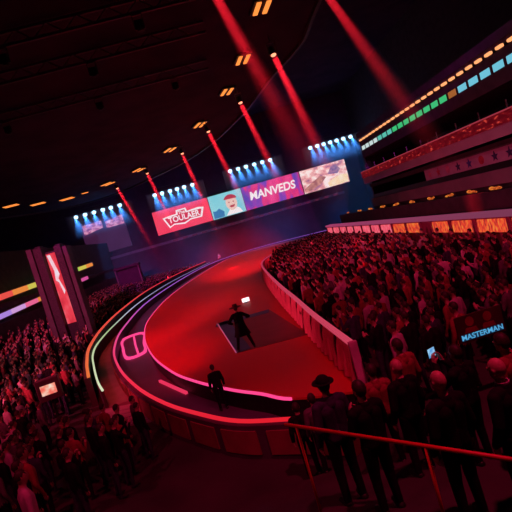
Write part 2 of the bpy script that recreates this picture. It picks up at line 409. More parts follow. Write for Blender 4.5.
for k in range(len(edges) - 1):
    if k == 10: continue
    a, b = edges[k + 1] + .2, edges[k] - .2
    MB().box(-.06, .01, a - 33, b - 33, 1.24, 1.86, bev=.02).build('light_panel', G_panp if k < 8 else G_pan, tw, None)['label'] = 'pink glowing panel' if k < 8 else 'orange glowing panel'
for k in range(len(edges)):
    MB().box(-.1, 0, edges[k] - 33 - .13, edges[k] - 33 + .13, 0, 1.95, bev=.02).build('pillar', M_tw, tw)
tag(MB().box(12.5, 24.5, 8, 50.8, 1.2, 1.9).build('floor_terrace', M_floor), kind='structure')
tag(MB().box(13.9, 14.3, 14, 51, 1.9, 2.85).build('terrace_parapet', M_dark), 'dark parapet on the terrace carrying a row of orange lamps', 'parapet')
G_warm = glow('orange_lantern', [(.35, (.25, .03, .01)), (.5, (.8, .14, .02)), (.65, (1, .36, .05))], .75, None, scale=5, detail=4)
for k, y in enumerate([48, 44, 40.6, 37.4, 34.6, 31.6, 28.6, 26.2, 23.7, 21.6, 19.4, 17.4]):
    wd = random.uniform(.55, 1.0)
    t = empty('terrace_lamp', (14.1, y, 2.85), 0, 'low orange lamp on the dark parapet above the lit terrace wall', 'lamp', 'orange lamps on the terrace parapet')
    MB().box(-.12, .12, -.5, .5, 0, .06).build('base', M_black, t)
    s = MB()
    for q in range(5): s.ball((random.uniform(-.03, .03), (-.44 + .22 * q) * wd, .14 + random.uniform(-.03, .05)), random.uniform(.07, .13), (1, 1.1, .7), 8)
    s.build('shade', G_warm, t, smooth=True)
# flag banner on the middle gallery
def star(cx, cz, r, n=5):
    return [(cx + (r if k % 2 == 0 else r * .42) * math.sin(k * math.pi / n), cz + (r if k % 2 == 0 else r * .42) * math.cos(k * math.pi / n)) for k in range(2 * n)]
mg = empty('middle_gallery', (16.5, 33, 2.6), 0, 'plain grey gallery front below the star banner in the right stand', 'gallery')
MB().box(.05, 7.9, -19, 13.5, 0, .3).build('gallery_floor', M_dark, mg)
MB().box(0, .2, -19, 13.5, .3, 1.15).build('front_panel', mat('dim_grey_front', (.24, .19, .22), (.19, .15, .18), .7, .8), mg)
MB().box(.3, .6, -19, 13.5, 1.15, 1.55).build('seat_backs', M_black, mg)
bn = empty('star_banner', (16.45, 26, 4.2), 0, 'pale banner with blue and red stars hung along the right stand gallery', 'banner')
MB().box(0, .04, -12, 7.4, -.05, .75).build('cloth', mat('pale_banner_cloth', (.42, .34, .42), (.34, .26, .34), 1.2, .8), bn)
MB().box(.02, .1, -12, 7.4, .75, .83).build('rod', M_steel, bn)
cols = [mat('banner_blue', (.05, .06, .30), None, 4), mat('banner_red', (.45, .04, .08), None, 4), mat('banner_navy', (.04, .035, .12), None, 4), mat('banner_rose', (.55, .20, .30), None, 4)]
for k in range(14):
    y = 6.6 - k * 1.33; m = cols[[3, 1, 3, 2, 0, 1, 2, 2, 0, 1, 2, 0, 2, 1][k]]; s = MB()
    pts = star(0, 0, .33) if k % 3 != 2 else [(.27 * math.cos(a * math.pi / 8), .27 * math.sin(a * math.pi / 8)) for a in range(16)]
    s.poly(pts, 0, .015); o = s.build('star' if k % 3 != 2 else 'roundel', m, bn, (-.005, y, .35)); o.rotation_euler = (0, 0, math.pi / 2)
tag(MB().box(16.7, 24.4, 14, 46.5, 4.95, 5.3).build('floor_gallery', M_dark), kind='structure')
# red balcony
rb = empty('red_balcony', (16, 33.8, 5.5), 0, 'balcony with a red dotted light board above a grey lip in the right stand', 'balcony')
MB().box(.2, 8.4, -19.5, 12.2, 0, .3).build('balcony_floor', M_dark, rb)
MB().box(0, .22, -19.5, 12.2, -.05, .58).build('lip', mat('pale_grey_lip', (.42, .36, .40), (.36, .30, .34), .7, .8), rb)
MB().box(-.04, .16, -19.5, 12.2, .58, 1.2).build('light_board', glow('dark_red_board', [(.42, (.10, .001, .004)), (.60, (.18, .003, .007)), (.70, (.75, .06, .04))], .8, None, scale=2.0, detail=2, stretch=(1, 1, 3)), rb)
MB().box(-.08, .2, -19.5, 12.2, 1.2, 1.27).build('top_rail', glow('dim_red_rail', [(0, (.5, .05, .08))], .6), rb)
for k in range(13):
    MB().box(.18, .24, -19 + k * 2.5, -18.94 + k * 2.5, 1.2, 1.75).build('baluster', M_steel, rb)
# top tier with LED segments and the bulb line
tt = empty('upper_tier', (17, 34, 8.2), 0, 'top balcony of the right stand with a green to blue light board', 'balcony')
MB().box(.1, 7.4, -20, 13, 0, .35).build('tier_floor', M_dark, tt)
MB().box(0, .2, -20, 13, 0, 1.75).build('tier_front', M_dark, tt)
segm = [glow('led_white', [(0, (.7, .85, .85))], .8), glow('led_green', [(0, (.05, .62, .22))], .8), glow('led_teal', [(0, (.12, .62, .5))], .8), glow('led_amber', [(0, (.7, .22, .05))], .5), glow('led_cyan', [(0, (.18, .62, .80))], .85)]
y = 12.6; k = 0
while y > -19.5:
    c = 0 if k < 4 else (2 if k < 7 else (1 if k < 15 else (3 if k == 15 else 4)))
    MB().box(-.04, .01, y - .90, y, .82, 1.22, bev=.015).build('light_segment', segm[c], tt)['label'] = ['white', 'green', 'teal', 'amber', 'cyan'][c] + ' light segment'
    y -= 1.2; k += 1
bs = empty('bulb_strip', (17, 34, 10.05), 0, 'line of warm white bulbs along the eaves above the green and blue light board', 'light strip')
MB().box(-.05, .25, -20, 13, .12, .3).build('rail', M_steel, bs)
MB().box(0.0, .2, -20, -19.9, -.12, .12).box(0.0, .2, 12.9, 13, -.12, .12).box(0, .2, -4, -3.9, -.12, .12).build('bracket', M_steel, bs)
G_bulb = glow('warm_bulb', [(0, (1, .36, .14))], 1.3)
y = 12.7
while y > -19.6:
    MB().box(-.12, .1, y - .5, y, -.05, .12, bev=.05).build('bulb', G_bulb, bs); y -= .98
tag(MB().box(16.9, 24.5, 8, 47.2, 10.35, 10.9).build('ceiling_right', M_dark), kind='structure')
tag(MB().box(17.2, 24.4, 47.1, 47.6, -.02, 10.3).build('wall_end', M_purple), kind='structure')

# ------------------------------------------------------------------ left stand: light boards and screen tower
def board(name, a, b, h, stops, label):
    a, b = Vector(a), Vector(b); t = empty(name, a, 0, label, 'light board')
    d = b - a; n = 9
    for k in range(n):
        p, q = d * (k / n), d * ((k + .93) / n); s = MB()
        vs = []
        for z in (0, h):
            for v in (p, q):
                for o in (0, .12): vs.append(s.bm.verts.new((v.x - o, v.y, v.z + z)))
        for f in ((0, 2, 6, 4), (1, 5, 7, 3), (0, 4, 5, 1), (2, 3, 7, 6), (0, 1, 3, 2), (4, 6, 7, 5)): s.bm.faces.new([vs[i] for i in f])
        s.build('light_segment', glow(name + '_lit', [(0, stops[k])], .8), t)
    s = MB()
    for z in (-.12, h): s.cyl((-.15, 0, z + .05), (-.15 + d.x, d.y, d.z + z + .05), .06, seg=6)
    s.build('rail', M_steel, t)
    return t
R_, O_, Y_, G_, P_, V_ = (1, .10, .08), (1, .30, .06), (.75, .65, .10), (.40, .68, .10), (1, .16, .35), (.50, .28, .9)
board('upper_board', (-20, 39, 4.3), (-20, 68.5, 5.3), .5, [R_, O_, Y_, G_, G_, G_, G_, Y_, O_], 'yellow and green light board along the left stand, above the pink one')
board('lower_board', (-20, 38, 2.75), (-20, 64.5, 3.65), .42, [V_, (.75, .4, .85), P_, O_, R_, P_, P_, P_, (.8, .10, .40)], 'pink and violet light board along the left stand, below the yellow one')
ls = MB()
ls.box(-21.9, -20.1, 6, 80, -1, 2.4).build('trim_left', M_dark)['kind'] = 'structure'
tag(MB().box(-22, -20.2, 6, 80, 3.55, 4.0).build('trim_balcony', M_dark), kind='structure')
to = empty('screen_tower', (-12.65, 34, -.85), 0, 'tall dark tower with an upright red and white screen among the left crowd', 'screen tower')
M_tex = mat('dark_speckled_cladding', (.012, .009, .012), (.04, .028, .035), 14, .6, .2)
M_side = mat('grey_tower_side', (.060, .052, .055), (.045, .036, .04), 2, .6, .2)
MB().box(-1.5, 1.5, -.6, .8, 0, .9).build('plinth', M_dark, to)
MB().box(-1.42, -1.02, -.75, .7, .9, 8.2, bev=.04).build('side_panel', M_side, to)
MB().box(-1.02, -.42, -.55, .7, .9, 8.15, bev=.04).build('column', M_tex, to)
MB().box(.46, 1.0, -.55, .7, .9, 7.95, bev=.04).build('column', M_tex, to)
MB().box(1.0, 1.32, -.35, .7, .9, 7.8, bev=.04).build('side_panel', M_side, to)
MB().box(-.42, .46, .0, .5, .9, 7.7).build('back_box', M_black, to)
sc_ = MB().box(-.36, .40, -.12, -.02, 2.1, 7.55).build('screen', glow('red_screen', [(.38, (.75, .03, .05)), (.55, (1, .06, .09)), (.68, (1, .16, .20))], .8, None, scale=1.4, stretch=(1.5, 1, .5)), to)
MB().poly([(-.3, 7.45), (-.06, 7.45), (.2, 5.9), (.02, 5.6), (.24, 4.6), (.1, 4.35), (-.02, 5.3), (-.2, 5.5), (-.1, 6.2)], -.14, -.125).build('screen_graphic', glow('pale_flash', [(.4, (1, .62, .70)), (.6, (.95, .80, .9))], .85, None, scale=2), sc_)
tt_ = [(x, z) for x, z in ((-.72, 8.15), (.73, 7.95))]
for x, z in tt_: MB().box(x - .2, x + .2, -.3, .3, z, z + .12, bev=.03).build('cap', M_black, to)
# small stall at the far left
sl = empty('far_booth', (-15.8, 70, -.5), 0, 'dim plum booth at the far end of the left stand', 'booth')
MB().box(-2, 2, 0, 1.6, 4.0, 4.4, bev=.05).build('roof', M_purple, sl)
for x in (-1.9, 1.75): MB().box(x, x + .16, 0, .16, 0, 4).build('post', M_grey, sl)
MB().box(-1.9, 1.9, 1.3, 1.5, 0, 4).build('back_panel', M_purple, sl)
MB().box(-1.8, 1.8, .1, .5, 0, 1.1).build('counter', M_purple, sl)

# ------------------------------------------------------------------ far end: video wall, side screen, lamps
Y0 = 88.0
vw = empty('video_wall', (8, Y0, 7.6), 0, 'long video wall of four lit pictures at the far end', 'screen')
MB().box(-20.2, 20.0, .05, .7, -.2, 5.0).build('cabinet', M_black, vw)
def pan(name, x0, x1, m, lab):
    o = MB().box(x0 - 8, x1 - 8, -.06, .04, 0, 4.65).build(name, m, vw); o['label'] = lab; return o
p1 = pan('screen_panel', -12.0, -.85, glow('rose_screen', [(.3, (.95, .045, .10)), (.7, (1, .07, .14))], .95, None, scale=.3), 'rose red picture with a white emblem')
p2 = pan('screen_panel', -.72, 6.05, glow('cyan_screen', [(.4, (.22, .66, .78)), (.6, (.32, .74, .84))], .9, None, scale=.3), 'pale blue picture with a drawn face')
p3 = pan('screen_panel', 6.15, 18.15, glow('violet_screen', [(.36, (.10, .07, .50)), (.47, (.35, .06, .50)), (.52, (.85, .04, .22)), (.7, (1, .08, .32))], .85, None, scale=.42, detail=2, stretch=(1, 1, .35)), 'violet and crimson picture with white lettering')
p4 = pan('screen_panel', 18.35, 27.85, glow('landscape_screen', [(.33, (.35, .14, .28)), (.45, (.80, .32, .34)), (.52, (.95, .60, .58)), (.60, (1, .82, .80))], 1.0, None, scale=.55, detail=6, stretch=(1, 1, 1.6)), 'pale pink and brown rocky landscape picture')
G_w = glow('screen_white', [(0, (1, .88, .90))], .95); G_dk = glow('screen_dark', [(0, (.25, .01, .05))], .6)
def sh(name, pts, m, parent, dy): return MB().poly([(x - 8, z) for x, z in pts], -.075 - dy, -.06 - dy).build(name, m, parent)
# emblem on the rose picture
sh('emblem_shield', [(-10.3, 3.0), (-9.0, 3.15), (-7.5, 3.2), (-7.4, 3.9), (-5.4, 3.9), (-5.3, 3.2), (-3.0, 3.35), (-1.9, 3.1), (-2.7, 1.3), (-5.0, 1.35), (-6.3, .85), (-8.4, 1.2), (-9.4, .8)], G_w, p1, 0)
sh('emblem_field', [(-9.9, 2.8), (-7.2, 2.95), (-7.1, 3.65), (-5.7, 3.65), (-5.6, 2.95), (-2.4, 2.9), (-3.0, 1.55), (-5.0, 1.6), (-6.3, 1.15), (-8.4, 1.45), (-9.2, 1.1)], glow('emblem_rose', [(0, (.75, .02, .07))], .9), p1, .012)
text('TOULAER', 1.55, G_w, p1, (-6.15 - 8, -.10, 2.2), offset=.035, sx=.92)
text('The', .85, G_w, p1, (-6.4 - 8, -.10, 3.25), offset=.02)
# drawn face on the blue picture
ci = lambda cx, cz, rx, rz, n=20, a0=0, a1=2 * math.pi: [(cx + rx * math.cos(a0 + (a1 - a0) * k / n), cz + rz * math.sin(a0 + (a1 - a0) * k / n)) for k in range(n)]
G_skin = glow('picture_skin', [(0, (.95, .62, .56))], .9); G_br = glow('picture_red', [(0, (.62, .05, .10))], .8); G_bl = glow('picture_blue', [(0, (.06, .25, .55))], .8)
sh('picture_shoulder', [(-.5, .1), (1.6, .1), (1.8, 1.1), (.9, 1.9), (.2, 1.5), (-.4, 1.6)], G_bl, p2, 0)
sh('picture_collar', [(2.0, .1), (5.4, .1), (5.0, 1.0), (4.2, 1.5), (3.0, 1.2)], G_w, p2, 0)
sh('picture_face', ci(3.6, 2.35, 1.15, 1.45), G_skin, p2, .004)
sh('picture_hair', ci(3.55, 3.0, 1.35, 1.05, 14, .1, math.pi), G_br, p2, .010)
for x in (3.15, 4.05): sh('picture_eye', ci(x, 2.55, .16, .12, 10), G_br, p2, .012)
sh('picture_mouth', [(3.0, 1.85), (4.25, 1.95), (3.95, 1.5), (3.35, 1.45)], G_br, p2, .012)
text('MANVEDS', 2.25, G_w, p3, (12.1 - 8, -.1, 2.45), offset=.06, shear=.15, sx=.93)
G_tan = glow('picture_sand', [(.4, (1, .72, .45)), (.6, (1, .82, .62))], .95, None, scale=.9)
sh('picture_sand', [(23.6, .1), (27.7, .1), (27.7, 1.7), (26.4, 1.9), (24.6, 1.5), (23.4, .9)], G_tan, p4, 0)
sh('picture_rocks', [(18.5, .9), (20.2, 1.8), (22.3, 2.7), (23.4, 2.2), (22.2, 1.2), (20.0, .4), (18.5, .2)], glow('picture_rock', [(.4, (.42, .14, .16)), (.6, (.75, .34, .28))], .85, None, scale=1.2, detail=5), p4, 0)
sh('picture_cliff', [(23.8, 2.6), (24.8, 3.9), (26.0, 4.1), (26.6, 3.0), (25.8, 2.3)], glow('picture_cliff', [(.4, (.20, .13, .35)), (.6, (.45, .25, .40))], .85, None, scale=1.5, detail=5), p4, 0)
# side screen at the far left
ss = empty('side_screen', (-21.7, Y0, 7.2), 0, 'dim plum screen at the far left with two small pink pictures on top', 'screen')
MB().box(-4.3, 4.2, .05, .5, 0, 6.7).build('cabinet', glow('plum_screen', [(.4, (.055, .012, .05)), (.6, (.07, .015, .065))], .8, None, scale=.3), ss)
G_sm = glow('pink_pictures', [(.38, (.25, .03, .14)), (.5, (.75, .16, .30)), (.64, (1, .5, .58))], .8, None, scale=1.1, detail=5, stretch=(1, 1, 2))
MB().poly([(-3.9, 4.3), (-.1, 4.9), (-.1, 6.35), (-3.9, 6.2)], -.02, .05).build('picture', G_sm, ss)
MB().poly([(.6, 4.6), (4.1, 4.6), (4.1, 6.4), (.6, 5.9)], -.02, .05).build('picture', G_sm, ss)
# lower gallery under the video wall
lg = empty('far_gallery', (8, 87.2, -1), 0, 'dark stand front below the video wall with a faint dashed line', 'gallery')
MB().box(-34, 18, .4, 2.7, 0, 7.4).build('front', M_back, lg)
MB().box(-34, 18, .15, .5, 6.6, 7.1).build('rail', M_grey, lg)
s_m = glow('faint_dash', [(0, (.35, .04, .14))], .3)
for k in range(18): MB().box(-17.5 + k * 1.95, -16.5 + k * 1.95, .1, .16, 6.72, 6.98).build('dash', s_m, lg)
# rows of blue lamps
rows = [('above the dim side screen at the far left', [-24.93, -23.21, -21.54, -19.86, -18.35, -16.67], 14.9, 0), ('above the rose red picture', [-9.96, -8.55, -7.02, -5.66, -4.3, -2.71], 14.93, 0),
        ('above the lettered violet picture', [4.85, 6.41, 7.97, 9.59, 11.17, 12.74], 15.5, 0), ('above the landscape picture', [20.79, 22.2, 23.5, 24.8, 26.1, 27.45, 28.92], 15.68, 0)]
words = ['first', 'second', 'third', 'fourth', 'fifth', 'sixth', 'seventh']
BLUE = (.05, .28, 1.0)
for nm, X, z, _ in rows:
    t = empty('lamp_truss', ((X[0] + X[-1]) / 2, 84, z + .75), 0, 'dark truss carrying the blue lamps ' + nm, 'truss'); hw = (X[-1] - X[0]) / 2 + .8
    for dz in (0, .4): MB().box(-hw, hw, -.05, .05, dz - .05, dz + .05).build('chord', M_steel, t)
    w = MB(); x = -hw
    while x < hw - .1: w.cyl((x, 0, 0), (x + .4, 0, .4), .025, seg=6); w.cyl((x + .4, 0, .4), (x + .8, 0, 0), .025, seg=6); x += .8
    w.build('lattice', M_steel, t)
    w = MB()
    for x in (-hw + .3, hw - .3): w.cyl((x, 0, .4), (x, 0, 25.95 - z - .75), .03, seg=6)
    w.build('drop_rod', M_steel, t)
    for k, x in enumerate(X):
        b = empty('blue_lamp', (x, 84, z), 0, '%s of the blue lamps %s' % (words[k], nm), 'stage light', 'blue lamps ' + nm)
        MB().cyl((0, .35, .28), (0, -.10, .0), .26, .38, 14).build('housing', M_black, b)
        MB().ball((0, -.12, -.02), .39, (1, .8, 1), 16, Matrix.Rotation(math.radians(-25), 3, 'X')).build('lens', G_blue, b, smooth=True)
        MB().box(-.42, -.36, -.04, .04, 0, .68).box(.36, .42, -.04, .04, 0, .68).box(-.42, .42, -.05, .05, .62, .68).build('yoke', M_steel, b)
        if k in (0, 2, 3, 5, 6) or True:
            spot(b, (x, 83.3, z - .25), (x + 1.2, 82.9, z - 9), 7500, 54, BLUE, 1.0, .2)

# ------------------------------------------------------------------ roof rim lights
ring = [(5.95, 26.32), (5.16, 33.55), (4.0, 40.09), (1.06, 48.95), (-3.31, 57.25), (-8.79, 64.73), (-14.45, 69.02), (-21.94, 72.24), (-25.49, 69.64), (-27.59, 65.38)]
lab = ['nearest orange light on the roof rim, at the top of the photo'] + ['orange twin tube light on the roof rim, %s from the nearest' % w for w in ('second', 'third', 'fourth', 'fifth', 'sixth', 'seventh')] + \
      ['orange light on the roof rim at the far left, third from the left edge', 'orange light on the roof rim at the far left, second from the left edge', 'orange light on the roof rim at the far left, nearest the left edge']
for k, (x, y) in enumerate(ring):
    a = ring[max(0, k - 1)]; b = ring[min(len(ring) - 1, k + 1)]; d = Vector((b[0] - a[0], b[1] - a[1]))
    r = math.atan2(d.y, d.x)
    if k in (8, 9): r = .1
    t = empty('rim_light', (x, y, 16.55), r, lab[k], 'ceiling light', 'orange lights round the roof rim')
    sc = 1.0 + .012 * max(0, y - 40)
    l2 = .75 * sc if k else .7
    MB().box(-l2 - .15, l2 + .15, -.62 * sc, .62 * sc, .08, .22).build('housing', M_black, t)
    for s_ in (-1, 1):
        MB().box(-l2, l2, s_ * .3 * sc - .15, s_ * .3 * sc + .15, .0, .08, bev=.03).build('tube', G_orange, t)
    MB().cyl((0, 0, .2), (0, 0, .26), .2, seg=10).build('mount', M_steel, t)
t = empty('rim_light', (-18.74, 71.31, 16.55), .1, 'small orange light on the roof rim between two larger ones at the far left', 'ceiling light')
MB().box(-.6, .6, -.3, .3, .08, .22).build('housing', M_black, t); MB().box(-.5, .5, -.18, .18, 0, .08, bev=.03).build('tube', G_orange, t); MB().cyl((0, 0, .2), (0, 0, .26), .15).build('mount', M_steel, t)

# red beam lamps hanging from the rim
BP = 58
beams = [((6.86, 30.82), (1.15, -1.2, -8), BP, 7.5), ((4.9, 40.23), (1.5, 0, -8), BP, 6.4), ((1.68, 47.83), (1.5, 0, -8), BP, 6.0), ((-1.9, 55.51), (1.1, 0, -8), BP, 5.6),
         ((-7.55, 62.49), (1.3, 0, -8), BP, 5.4), ((-13.14, 68.01), (2, 0, -8), BP, 5.4), ((2.55, 20.3), (2, 0, -8), BP * .6, 9), ((8.75, 23.6), (3.2, 0, -8), BP * .5, 8)]
bl_lab = ['red beam lamp on the roof rim nearest the camera with its lens in view', 'second red beam lamp along the roof rim, counted from the right', 'third red beam lamp along the roof rim, counted from the right',
          'fourth red beam lamp along the roof rim, left of the rose red picture', 'fifth red beam lamp along the roof rim, near the far left end', 'leftmost red beam lamp on the roof rim, above the dim side screen',
          'red beam lamp just above the photo, left of the top orange light', 'red beam lamp just above the photo, right of the top orange light']
for k, ((x, y), dr, en, an) in enumerate(beams):
    z = 15.5; d = Vector(dr).normalized()
    b = empty('beam_lamp', (x, y, z), 0, bl_lab[k], 'stage light', 'red beam lamps on the roof rim')
    MB().cyl(tuple(-d * .5), tuple(d * .05), .16, .24, 14).build('housing', M_black, b)
    MB().ball(tuple(d * .07), .2, (1, 1, .6), 14).build('lens', G_redlens, b, smooth=True)
    MB().box(-.32, -.26, -.04, .04, 0, .8).box(.26, .32, -.04, .04, 0, .8).box(-.32, .32, -.05, .05, .74, .8).cyl((0, 0, .8), (0, 0, 1.32), .04, seg=8).build('yoke', M_steel, b)
    al = bpy.data.lights.new('beam_bulb', 'AREA'); al.shape = 'DISK'; al.size = .42; al.spread = math.radians(an); al.energy = en; al.color = RED
    ao = bpy.data.objects.new('beam_bulb', al); COL.objects.link(ao); ao.parent = b; ao.location = d * .3; ao.rotation_euler = d.to_track_quat('-Z', 'Y').to_euler()

# ------------------------------------------------------------------ people
def hand(P, w, d, side, curl=.5):
    """palm and five separate fingers growing from wrist w in direction d"""
    d = Vector(d).normalized(); s_ = Vector((side, 0, 0)); 
    a = d.cross(s_); a = a.normalized() if a.length > .1 else Vector((0, 1, 0))          # across the palm
    nrm = d.cross(a).normalized()
    if nrm.x * side > 0: nrm = -nrm                                                       # palm faces inwards
    w = Vector(w); pe = w + d * .085
    for o in (-.026, 0, .026): P.append(('hand', w + d * .015 + a * o * .7, pe + a * o, .019, .016))
    for k, (o, ln) in enumerate(((-.033, .060), (-.011, .072), (.011, .078), (.033, .068))):
        r0 = pe + a * o; m1 = r0 + (d + nrm * curl * .35).normalized() * ln * .55; m2 = m1 + (d + nrm * curl * 1.3).normalized() * ln * .5
        P.append(('hand', r0, m1, .0095, .0088)); P.append(('hand', m1, m2, .0088, .0075))
    t0 = w + d * .03 + a * .03; t1 = t0 + (d * .7 + a * .7 + nrm * .3).normalized() * .045; t2 = t1 + (d * .9 + nrm * .5).normalized() * .03
    P.append(('hand', t0, t1, .013, .011)); P.append(('hand', t1, t2, .011, .009))
def skeleton(el, wr, hd, an=((-.12, -.02), (.12, -.02)), kn=None):
    P = []
    V = Vector
    for sx in (-.075, .075): P.append(('torso', V((sx, 0, 1.33)), V((sx * .9, 0, 1.10)), .112, .098))
    P.append(('torso', V((-.05, 0, 1.1)), V((-.06, 0, .96)), .10, .105)); P.append(('torso', V((.05, 0, 1.1)), V((.06, 0, .96)), .10, .105))
    P.append(('torso', V((-.14, -.005, 1.415)), V((.14, -.005, 1.415)), .062, .062)); P.append(('torso', V((0, -.01, 1.40)), V((0, -.01, 1.46)), .09, .068))
    P.append(('neck', V((0, -.008, 1.45)), V((0, .008, 1.56)), .056, .052))
    for i, s_ in enumerate((-1, 1)):
        sh_ = V((s_ * .185, -.005, 1.40)); e = V(el[i]); w = V(wr[i])
        P.append(('sleeve', sh_, e, .058, .044)); P.append(('sleeve', e, w, .044, .031)); hand(P, w, hd[i], s_)
        hp = V((s_ * .095, 0, .93)); a = V((an[i][0], an[i][1], .09)); k = (hp + a) / 2 + V((0, .03, .01))
        P.append(('leg', hp, k, .088, .060)); P.append(('leg', k, a, .058, .042))
        P.append(('foot', a + V((0, -.03, -.045)), a + V((s_ * .02, .15, -.055)), .042, .034))
    # head
    return P
HEAD = [((0, .015, 1.665), .1, (.78, .95, 1.12)), ((0, .045, 1.60), .07, (.86, .9, .95)), ((0, .075, 1.565), .032, (1.1, .8, .7)), ((0, .112, 1.630), .017, (.85, 1.15, 1.6)), ((0, .10, 1.668), .035, (1.7, .5, .35)),
        ((-.079, .01, 1.645), .024, (.4, .9, 1.35)), ((.079, .01, 1.645), .024, (.4, .9, 1.35)), ((0, .098, 1.588), .018, (1.6, .6, .5))]
def remesh(P, voxel, smooth, faces=None):
    s = MB(); seg = 14 if voxel < .02 else 10
    for nm, a, b, ra, rb_ in P: s.cap(tuple(a), tuple(b), ra, rb_, seg)
    for c, r, sc in HEAD: s.ball(c, r, sc, 16)
    me = bpy.data.meshes.new('person_raw'); s.bm.to_mesh(me); s.bm.free()
    o = bpy.data.objects.new('person_raw', me); COL.objects.link(o)
    m = o.modifiers.new('r', 'REMESH'); m.mode = 'VOXEL'; m.voxel_size = voxel
    if smooth: q = o.modifiers.new('s', 'SMOOTH'); q.factor = .5; q.iterations = smooth
    if faces:
        bpy.context.view_layer.update(); n = len(o.evaluated_get(bpy.context.evaluated_depsgraph_get()).data.polygons) * 2
        q = o.modifiers.new('d', 'DECIMATE'); q.ratio = min(1, faces / n)
    out = bpy.data.meshes.new_from_object(o.evaluated_get(bpy.context.evaluated_depsgraph_get()))
    bpy.data.objects.remove(o); bpy.data.meshes.remove(me)
    return out
def classify(me, P):
    n = len(me.vertices); v = np.empty(n * 3, np.float32); me.vertices.foreach_get('co', v); v = v.reshape(-1, 3)
    best = np.full(n, 9e9); lab = np.zeros(n, int); names = ['head', 'torso', 'neck', 'sleeve', 'leg', 'foot', 'hand']
    for nm, a, b, ra, rb_ in P:
        a, b = np.array(a), np.array(b); d = b - a; t = np.clip(((v - a) @ d) / (d @ d), 0, 1)
        dist = np.linalg.norm(v - (a + t[:, None] * d), axis=1) - (ra + (rb_ - ra) * t)
        k = dist < best; best[k] = dist[k]; lab[k] = names.index(nm)
    for c, r, sc in HEAD[:3]:
        dist = (np.linalg.norm((v - np.array(c)) / np.array(sc), axis=1) - r); k = dist < best; best[k] = dist[k]; lab[k] = 0
    lab[(v[:, 2] > 1.53) & (np.abs(v[:, 0]) < .13) & (v[:, 1] < .16) & (v[:, 1] > -.12)] = 0
    hair = (lab == 0) & ((v[:, 2] > 1.60 + np.clip((v[:, 1] + .03) * 1.15, -.04, .105)) & (v[:, 1] < .075 + 0 * v[:, 2]) | (v[:, 2] > 1.722)) & ((np.abs(v[:, 0]) < .072) | (v[:, 2] > 1.67))
    return v, lab, hair
def shell(me, sel, off, name):
    """a garment: the chosen skin faces lifted off the body, closed into a thin shell"""
    bm = bmesh.new(); bm.from_mesh(me); bm.verts.ensure_lookup_table(); bm.normal_update()
    nor = [v.normal.copy() for v in bm.verts]
    kill = [f for f in bm.faces if sum(bool(sel[v.index]) for v in f.verts) < len(f.verts) / 2 + .1]
    for i, v in enumerate(bm.verts): v.co += nor[i] * off
    bmesh.ops.delete(bm, geom=kill, context='FACES')
    r = bmesh.ops.extrude_face_region(bm, geom=bm.faces[:])
    for v in [g for g in r['geom'] if isinstance(g, bmesh.types.BMVert)]: v.co += v.normal * .006
    bmesh.ops.recalc_face_normals(bm, faces=bm.faces[:])
    out = bpy.data.meshes.new(name); bm.to_mesh(out); bm.free()
    for p in out.polygons: p.use_smooth = True
    return out
POSE = {
 'rest': dict(el=((-.25, -.03, 1.13), (.25, -.03, 1.13)), wr=((-.26, .05, .90), (.26, .05, .90)), hd=((0, .1, -1), (0, .1, -1))),
 'clap': dict(el=((-.25, .03, 1.15), (.25, .03, 1.15)), wr=((-.06, .28, 1.25), (.07, .28, 1.23)), hd=((.25, .4, .8), (-.25, .4, .8))),
 'phone': dict(el=((-.24, .16, 1.22), (.24, .16, 1.22)), wr=((-.08, .36, 1.47), (.08, .36, 1.47)), hd=((.2, .25, .9), (-.2, .25, .9))),
 'wave': dict(el=((-.25, -.03, 1.13), (.34, .04, 1.52)), wr=((-.26, .05, .90), (.30, .10, 1.77)), hd=((0, .1, -1), (0, .1, 1))),
 'perform': dict(el=((-.40, -.02, 1.20), (.42, .02, 1.22)), wr=((-.27, .20, 1.08), (.36, .24, 1.16)), hd=((.5, .7, -.3), (.1, .9, .2)), an=((-.33, .02), (.30, -.06))),
}
M_skin = mat('skin', (.52, .30, .22), (.44, .24, .17), 12, .5)
M_hair = mat('dark_hair', (.02, .014, .012), (.04, .025, .02), 30, .6)
CLOTH = {'dark': mat('dark_cloth', (.007, .006, .008), (.012, .010, .013), 10, .9), 'navy': mat('navy_cloth', (.03, .03, .06), (.045, .04, .08), 10, .8),
         'red': mat('red_cloth', (.30, .05, .06), (.22, .035, .045), 10, .8), 'pale': mat('pale_cloth', (.50, .42, .42), (.42, .34, .35), 10, .8),
         'grey': mat('grey_cloth', (.14, .12, .13), (.10, .085, .095), 10, .8)}
M_shoe = mat('black_leather', (.01, .01, .01), (.02, .02, .02), 8, .35)
FULL = {}
def full(pose):
    if pose in FULL: return FULL[pose]
    P = skeleton(**POSE[pose]); me = remesh(P, .0085, 3)
    for p in me.polygons: p.use_smooth = True
    v, lab_, hair = classify(me, P); me.name = 'person_body'
    FULL[pose] = (me, shell(me, np.isin(lab_, (1, 3)) | ((lab_ == 2) & (v[:, 2] < 1.50)), .010, 'jacket'), shell(me, (lab_ == 4) | ((lab_ == 1) & (v[:, 2] < .99)), .005, 'trousers'),
                  (shell(me, (lab_ == 5) & (v[:, 0] < 0), .004, 'shoe'), shell(me, (lab_ == 5) & (v[:, 0] > 0), .004, 'shoe')), shell(me, hair, .004, 'hair'))
    return FULL[pose]
def own(me, m):
    c = me.copy(); c.materials.clear(); c.materials.append(m); return c
